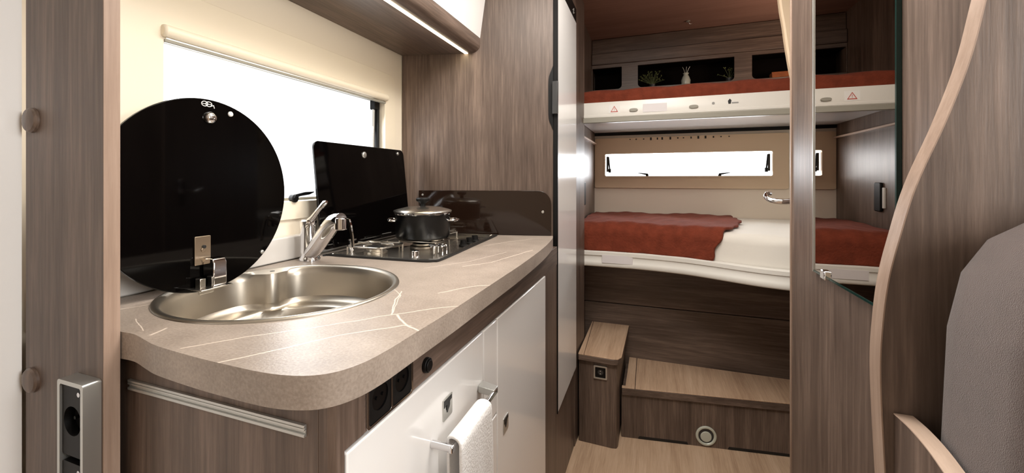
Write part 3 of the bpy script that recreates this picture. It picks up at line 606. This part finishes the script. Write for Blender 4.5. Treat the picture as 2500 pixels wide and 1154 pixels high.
for x in (-.086, .157): on_rail('oval_button', [(x+.0185*math.cos(t*.393)*(1.0 if abs(math.cos(t*.393)) < .9 else .97), 1.4285+.0072*math.copysign(abs(math.sin(t*.393))**.7, math.sin(t*.393))) for t in range(16)], 'amber', .006, bevel=.001)
def warn(x, z, s):
    a = on_rail('warning_sticker', [(x-s*1.5, z-s*1.1), (x+s*1.5, z-s*1.1), (x+s*1.5, z+s*1.2), (x-s*1.5, z+s*1.2)], 'paper', .0006)
    y = ury(x)-.0012
    o = plate('warning_triangle', tri(x, z, s), [tri(x, z-s*.02, s*.72)], XZ, y-.0005, y, 'red', ur)
    bm = new_bm(); bx(bm, x-.0008, y-.0004, z-s*.2, x+.0008, y, z+s*.3); bx(bm, x-.0008, y-.0004, z-s*.45, x+.0008, y, z-s*.3); done(bm, 'warning_mark', 'red', ur)
warn(-.169, 1.437, .0165)
on_rail('rail_label', [(-.047, 1.416), (.052, 1.416), (.052, 1.452), (-.047, 1.452)], 'greylabel')
on_rail('rail_hole', circ(.232, 1.438, .0055, 12), 'greyprint'); on_rail('rail_hole', [(.288, 1.432), (.296, 1.432), (.299, 1.446), (.293, 1.453), (.286, 1.444)], 'ink'); on_rail('rail_hole', rr(.300, 1.433, .325, 1.438, .002), 'greyprint')
tag(slab('upper_blanket', -.338, 1.14, lambda x: 2.012-(x+.343)*.012, 2.54, 1.4735, 1.531, 'rust', r=.026, nx=110, amp=.003), 'rust fleece blanket along the whole upper bunk', 'blanket')
box('mattress_support', (-.34, 2.05, 1.4185, 1.14, 2.53, 1.470), 'sheet', ub)
# end wall of the bunks
struct(box('wall_bunk_end', (-.375, 2.014, 0, -.345, 2.688, ZC), 'wood', bevel=0))
struct(box('trim_3', (-.3445, 2.05, 1.330, -.328, 2.676, 1.338), 'edge_y', bevel=.001))
hl = thing('wall_fitting', (-.34, 2.23, .99), 'black rounded fitting on the bunk end wall, seen in the mirror', 'fitting')
pris('cover', rr(2.203, .985, 2.260, 1.106, .008), YZ, -.3448, -.334, 'black', hl, bevel=.004)
box('bracket', (-.3448, 2.183, 1.0, -.338, 2.198, 1.085), 'white_rail', hl)

# ---------------------------------------------------------------- shelf unit above the upper bunk
SY = 2.55; K = 2.55/2.62
q = lambda x: x*K
zz = lambda z: 1.12+(z-1.12)*K
su = thing('wall_shelf_unit', (.4, 2.6, 1.50), 'brown wood shelf unit with open niches above the upper bunk', 'shelf')
zt, zb = zz(1.784), 1.640
fp = plate('front_panel', [(-.343, 1.48), (1.15, 1.48), (1.15, zz(1.803)), (-.343, zz(1.803))],
           [rr(-.340, zb, q(-.179), zt, .022, 5, (0, 0, 0, 1)), rr(q(-.089), zb, q(.407), zt, .022, 5, (0, 0, 1, 1)), rr(q(.490), zb, 1.10, zt, .022, 5, (0, 0, 1, 1))], XZ, SY, SY+.014, 'wood_x', su)
box('upper_panel', (-.343, SY-.004, zz(1.8045), 1.15, SY+.014, 1.852), 'wood_x', su, bevel=.003)
box('upper_panel', (-.343, SY+.010, 1.8525, 1.15, SY+.024, ZC-.003), 'wood_x', su, bevel=.002)
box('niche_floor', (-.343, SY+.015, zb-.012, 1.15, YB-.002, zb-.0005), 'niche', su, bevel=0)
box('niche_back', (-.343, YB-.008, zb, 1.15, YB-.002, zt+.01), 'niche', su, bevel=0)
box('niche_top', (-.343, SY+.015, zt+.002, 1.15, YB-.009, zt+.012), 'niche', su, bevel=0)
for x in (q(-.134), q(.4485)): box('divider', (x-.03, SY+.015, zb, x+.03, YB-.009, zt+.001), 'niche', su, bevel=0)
# items in the middle niche
def bush(name, c, r, n, label, seed):
    rnd = random.Random(seed)
    t = thing(name, c, label, 'plant'); bm = new_bm()
    lathe('pot', [(.014, 0), (.018, .022), (.016, .022), (.001, .02)], c, 'darkgrey', t, n=20)
    bms = new_bm()
    for i in range(n):
        a = rnd.uniform(0, 6.28); e = rnd.uniform(.15, 1.35); l = rnd.uniform(.6, 1)*r
        p = Vector(c)+Vector((math.cos(a)*math.cos(e)*l*1.1, math.sin(a)*math.cos(e)*l*.5, .022+math.sin(e)*l))
        tube(bms, [Vector(c)+Vector((0, 0, .02)), (Vector(c)+p)/2+Vector((0, 0, .012)), p], .0007, 4)
        for k in range(3):
            d = Vector((rnd.uniform(-1, 1), rnd.uniform(-1, 1), rnd.uniform(-.3, 1))).normalized(); s = d.orthogonal().normalized()*.0035; L_ = .010
            v = [bm.verts.new(p), bm.verts.new(p+d*L_*.5+s), bm.verts.new(p+d*L_), bm.verts.new(p+d*L_*.5-s)]; bm.faces.new(v)
    done(bms, 'stems', 'green', t); lv = done(bm, 'leaves', 'green', t, smooth=0); lv['kind'] = 'stuff'
    return t
bush('potted_plant', (-.010, 2.605, zb), .085, 40, 'small leafy green plant in the middle niche over the upper bunk', 3)
bush('potted_plant', (q(.388), 2.585, zb), .065, 9, 'tiny sparse sprig at the right end of the middle niche', 5)
vs = thing('vase', (q(.170), 2.60, zb), 'pale ceramic vase in the middle niche over the upper bunk', 'vase')
lathe('body', [(.014, 0), (.022, .008), (.024, .030), (.017, .050), (.011, .060), (.016, .070), (.013, .070), (.008, .058)], (q(.170), 2.60, zb), 'vase', vs, n=32)
bm = new_bm()
for a in (-.5, .1, .6): tube(bm, [(q(.17), 2.60, zb+.05), (q(.17)+a*.02, 2.60, zb+.09), (q(.17)+a*.035, 2.598, zb+.105)], .0012, 5)
done(bm, 'twigs', 'vase', vs)
bm = new_bm()
for k in range(5): tube(bm, [(.57, 2.565+.002*k, zb+.006+k*.006), (.75, 2.565+.002*k, zb+.008+k*.006)], .0035, 6)
bx(bm, .57, 2.57, zb, .75, 2.62, zb+.030); tag(done(bm, 'wicker_basket', 'orange'), 'low orange-brown woven basket in the right niche over the upper bunk', 'basket')
# ceiling hook
ch = thing('ceiling_hook', (.171, 2.30, ZC), 'tiny chrome hook on the brown bunk ceiling', 'hook')
cy('rose', (.165, 2.42, ZC-.0005), (.165, 2.42, ZC-.006), .010, 'amber', ch); ch.location = (.165, 2.42, ZC-.006)
for c_ in ch.children: c_.data.transform(Matrix.Translation(Vector((.171, 2.30, ZC))-Vector((.165, 2.42, ZC-.006))))
ORG[ch] = Vector((.165, 2.42, ZC-.006))
bm = new_bm(); tube(bm, spl([(.165, 2.42, ZC-.006), (.172, 2.42, ZC-.016), (.180, 2.42, ZC-.018), (.184, 2.42, ZC-.010)], 5), .002, 8); done(bm, 'hook', 'chrome', ch)

# ---------------------------------------------------------------- steps
us = thing('step_box', (-.23, 2.03, 0), 'tall narrow brown step box with a light oak top left of the low step', 'step')
US = [(-.302, 1.822), (-.150, 1.815), (-.132, 1.822), (-.1265, 1.842), (-.122, 2.259), (-.302, 2.259)]
pris('body', [(-.302, 1.838), (-.165, 1.832), (-.147, 1.836), (-.142, 1.852), (-.138, 2.258), (-.302, 2.258)], XY, 0, .352, 'wood', us, bevel=.002)
pris('top_board', [(-.277, 1.8215), (-.160, 1.815), (-.138, 1.822), (-.1265, 1.845), (-.119, 2.259), (-.2945, 2.259)], XY, .3755, .380, 'oak', us, bevel=.001)['label'] = 'light oak main tread'
pris('tread_core', [(-.302, 1.8225), (-.160, 1.8155), (-.1385, 1.8225), (-.127, 1.8455), (-.1195, 2.259), (-.302, 2.259)], XY, .3525, .3753, 'wood_x', us, bevel=.002)['label'] = 'dark brown tread edge'
pris('top_strip', [(-.302, 1.822), (-.279, 1.8215), (-.297, 2.259), (-.302, 2.259)], XY, .3755, .380, 'oak', us, bevel=.001)['label'] = 'narrow light oak strip'
so = thing('step_socket', (-.21, 1.833, .28), 'small silver framed black socket on the step box front', 'socket')
plate('socket_frame', rr(-.2385, .282, -.1835, .337, .003), [rr(-.2325, .288, -.1895, .331, .003)], XZ, 1.8275, 1.8325, 'alu', so, bevel=.0006)
s2 = plate('socket_insert', rr(-.232, .2885, -.190, .3305, .003), [circ(-.211, .3095, .012, 20)], XZ, 1.829, 1.8325, 'black', so)
bm = new_bm(); prism(bm, circ(-.211, .3095, .0118, 20), XZ, 1.831, 1.8322); done(bm, 'socket_well', 'darkgrey', s2)
bm = new_bm(); cyl(bm, (-.211, 1.8305, .315), (-.211, 1.8285, .315), .0025); cyl(bm, (-.211, 1.8305, .304), (-.211, 1.8285, .304), .0025); done(bm, 'contact', 'alu', s2)
ls = thing('low_step', (.35, 2.1, 0), 'low brown step with a wide light oak tread below the bunks', 'step')
fyl = lambda x: 1.922+(x+.12)*.153
pris('body', [(-.133, fyl(-.133)+.010), (.95, fyl(.95)+.010), (.95, 2.258), (-.133, 2.258)], XY, 0, .186, 'wood', ls, bevel=.001)
pris('tread', [(-.0755, fyl(-.0755)), (.50, fyl(.50)), (.95, fyl(.95)), (.95, 2.259), (-.0795, 2.259)], XY, .2165, .221, 'oak', ls, bevel=.001)['label'] = 'wide light oak tread'
pris('tread_core', [(-.131, fyl(-.131)+.0005), (.95, fyl(.95)+.0005), (.95, 2.259), (-.117, 2.259), (-.117, 1.94), (-.131, 1.94)], XY, .1865, .2163, 'wood_x', ls, bevel=.002)['label'] = 'dark brown tread edge'
pris('tread_strip', [(-.131, fyl(-.131)), (-.0785, fyl(-.0785)), (-.0825, 2.259), (-.117, 2.259), (-.117, 1.94), (-.131, 1.94)], XY, .2165, .221, 'oak', ls, bevel=.001)['label'] = 'short light oak strip'
for x0, x1 in ((-.065, .135), (.285, .60)):
    bm = new_bm(); prism(bm, [(x0, 0.001), (x1, 0.001), (x1-.005, .012), (x0+.005, .012)], lambda u, v, d_: (u, fyl(u)+.010-d_, v), .0, .001); done(bm, 'kick_slot', 'ink', ls)
sl = math.atan(.153); va = thing('air_vent', (.205, fyl(.205), .0), 'round grey air outlet low on the brown low step', 'vent')
def vring(r, d_, n=40):
    cx, cz = .203, .0475
    return [(cx+r*math.cos(2*math.pi*j/n)*math.cos(sl)+d_*math.sin(sl), fyl(cx)+.0095+r*math.cos(2*math.pi*j/n)*math.sin(sl)-d_*math.cos(sl), cz+r*math.sin(2*math.pi*j/n)) for j in range(n)]
bm = new_bm(); rings(bm, [vring(.0405, 0), vring(.0405, .004), vring(.038, .006), vring(.033, .006), vring(.030, .003), vring(.030, .0003)]); done(bm, 'ring', 'vase', va)
bm = new_bm(); rings(bm, [vring(.0300, .0003), vring(.0295, .0008)], True, True); fl_ = done(bm, 'throat', 'darkgrey', va)
bm = new_bm(); rings(bm, [[(x, y, z-.004) for x, y, z in vring(.022, .001)], [(x, y, z-.004) for x, y, z in vring(.020, .004)], [(x, y, z-.004) for x, y, z in vring(.012, .0045)]], True, True); done(bm, 'flap', 'vase', va)

# ---------------------------------------------------------------- seat with side panel, foreground right
dv = thing('seat_divider', (.6, .49, 0), 'curved brown wood divider panel with a pale edge behind the taupe seat', 'panel')
cv = spl2([(.200, 0), (.200, .45), (.1975, .76), (.193, .862), (.190, .945), (.192, .993), (.196, 1.030), (.203, 1.065), (.215, 1.114), (.235, 1.170), (.251, 1.223), (.262, 1.278), (.278, 1.36), (.298, 1.46), (.325, 1.62), (.345, ZC-.002)], 6)
pris('board', [(x+.0012, z) for x, z in cv]+[(1.19, ZC-.002), (1.19, 0)], XZ, .4815, .5005, 'wood', dv, smooth=0)
bm = new_bm(); n_ = len(cv)
rings(bm, [[(x, .4812, z), (x, .5008, z), (x+.0011, .5008, z), (x+.0011, .4812, z)] for x, z in cv], True, True); done(bm, 'edge_band', 'edge', dv)['label'] = 'pale curved edge band'
ap = thing('armrest_panel', (.208, .36, 0), 'low brown seat side panel with a pale top edge in front of the divider', 'panel')
ay = [(.4805, .9120), (.455, .9125), (.425, .9085), (.39, .8960), (.33, .862), (.24, .80), (.12, .76)]
tp = spl2(ay, 5)
pris('board', [(y, z-.0012) for y, z in tp]+[(.12, 0), (.4805, 0)], YZ, .200, .2125, 'wood', ap, smooth=0)
bm = new_bm(); rings(bm, [[(.1995, y, z), (.2130, y, z), (.2130, y, z-.0011), (.1995, y, z-.0011)] for y, z in tp], True, True); done(bm, 'edge_band', 'edge_y', ap)['label'] = 'pale top edge band'
st_ = thing('seat', (.5, .38, .0), 'taupe fabric seat in the right foreground', 'seat')
def cushion(name, pts, f, d0, d1, r, par):
    o = pris(name, pts, f, d0, d1, 'seat', par, bevel=0); b = o.modifiers.new('round', 'BEVEL'); b.width = r; b.segments = 6; b.limit_method = 'ANGLE'; b.angle_limit = math.radians(50)
    o.data.set_sharp_from_angle(angle=math.pi); return o
cushion('backrest', [(.219, .50), (.217, .70), (.216, .90), (.220, 1.00), (.229, 1.046), (.246, 1.075), (.275, 1.094), (.33, 1.105), (.74, 1.115), (.78, 1.09), (.79, .50)], XZ, .345, .4795, .040, st_)
cushion('seat_cushion', [(.219, .40), (.219, .495), (.79, .495), (.79, .40)], XZ, -.10, .4795, .03, st_)
box('seat_base', (.222, -.08, 0, .79, .475, .399), 'wood', st_)
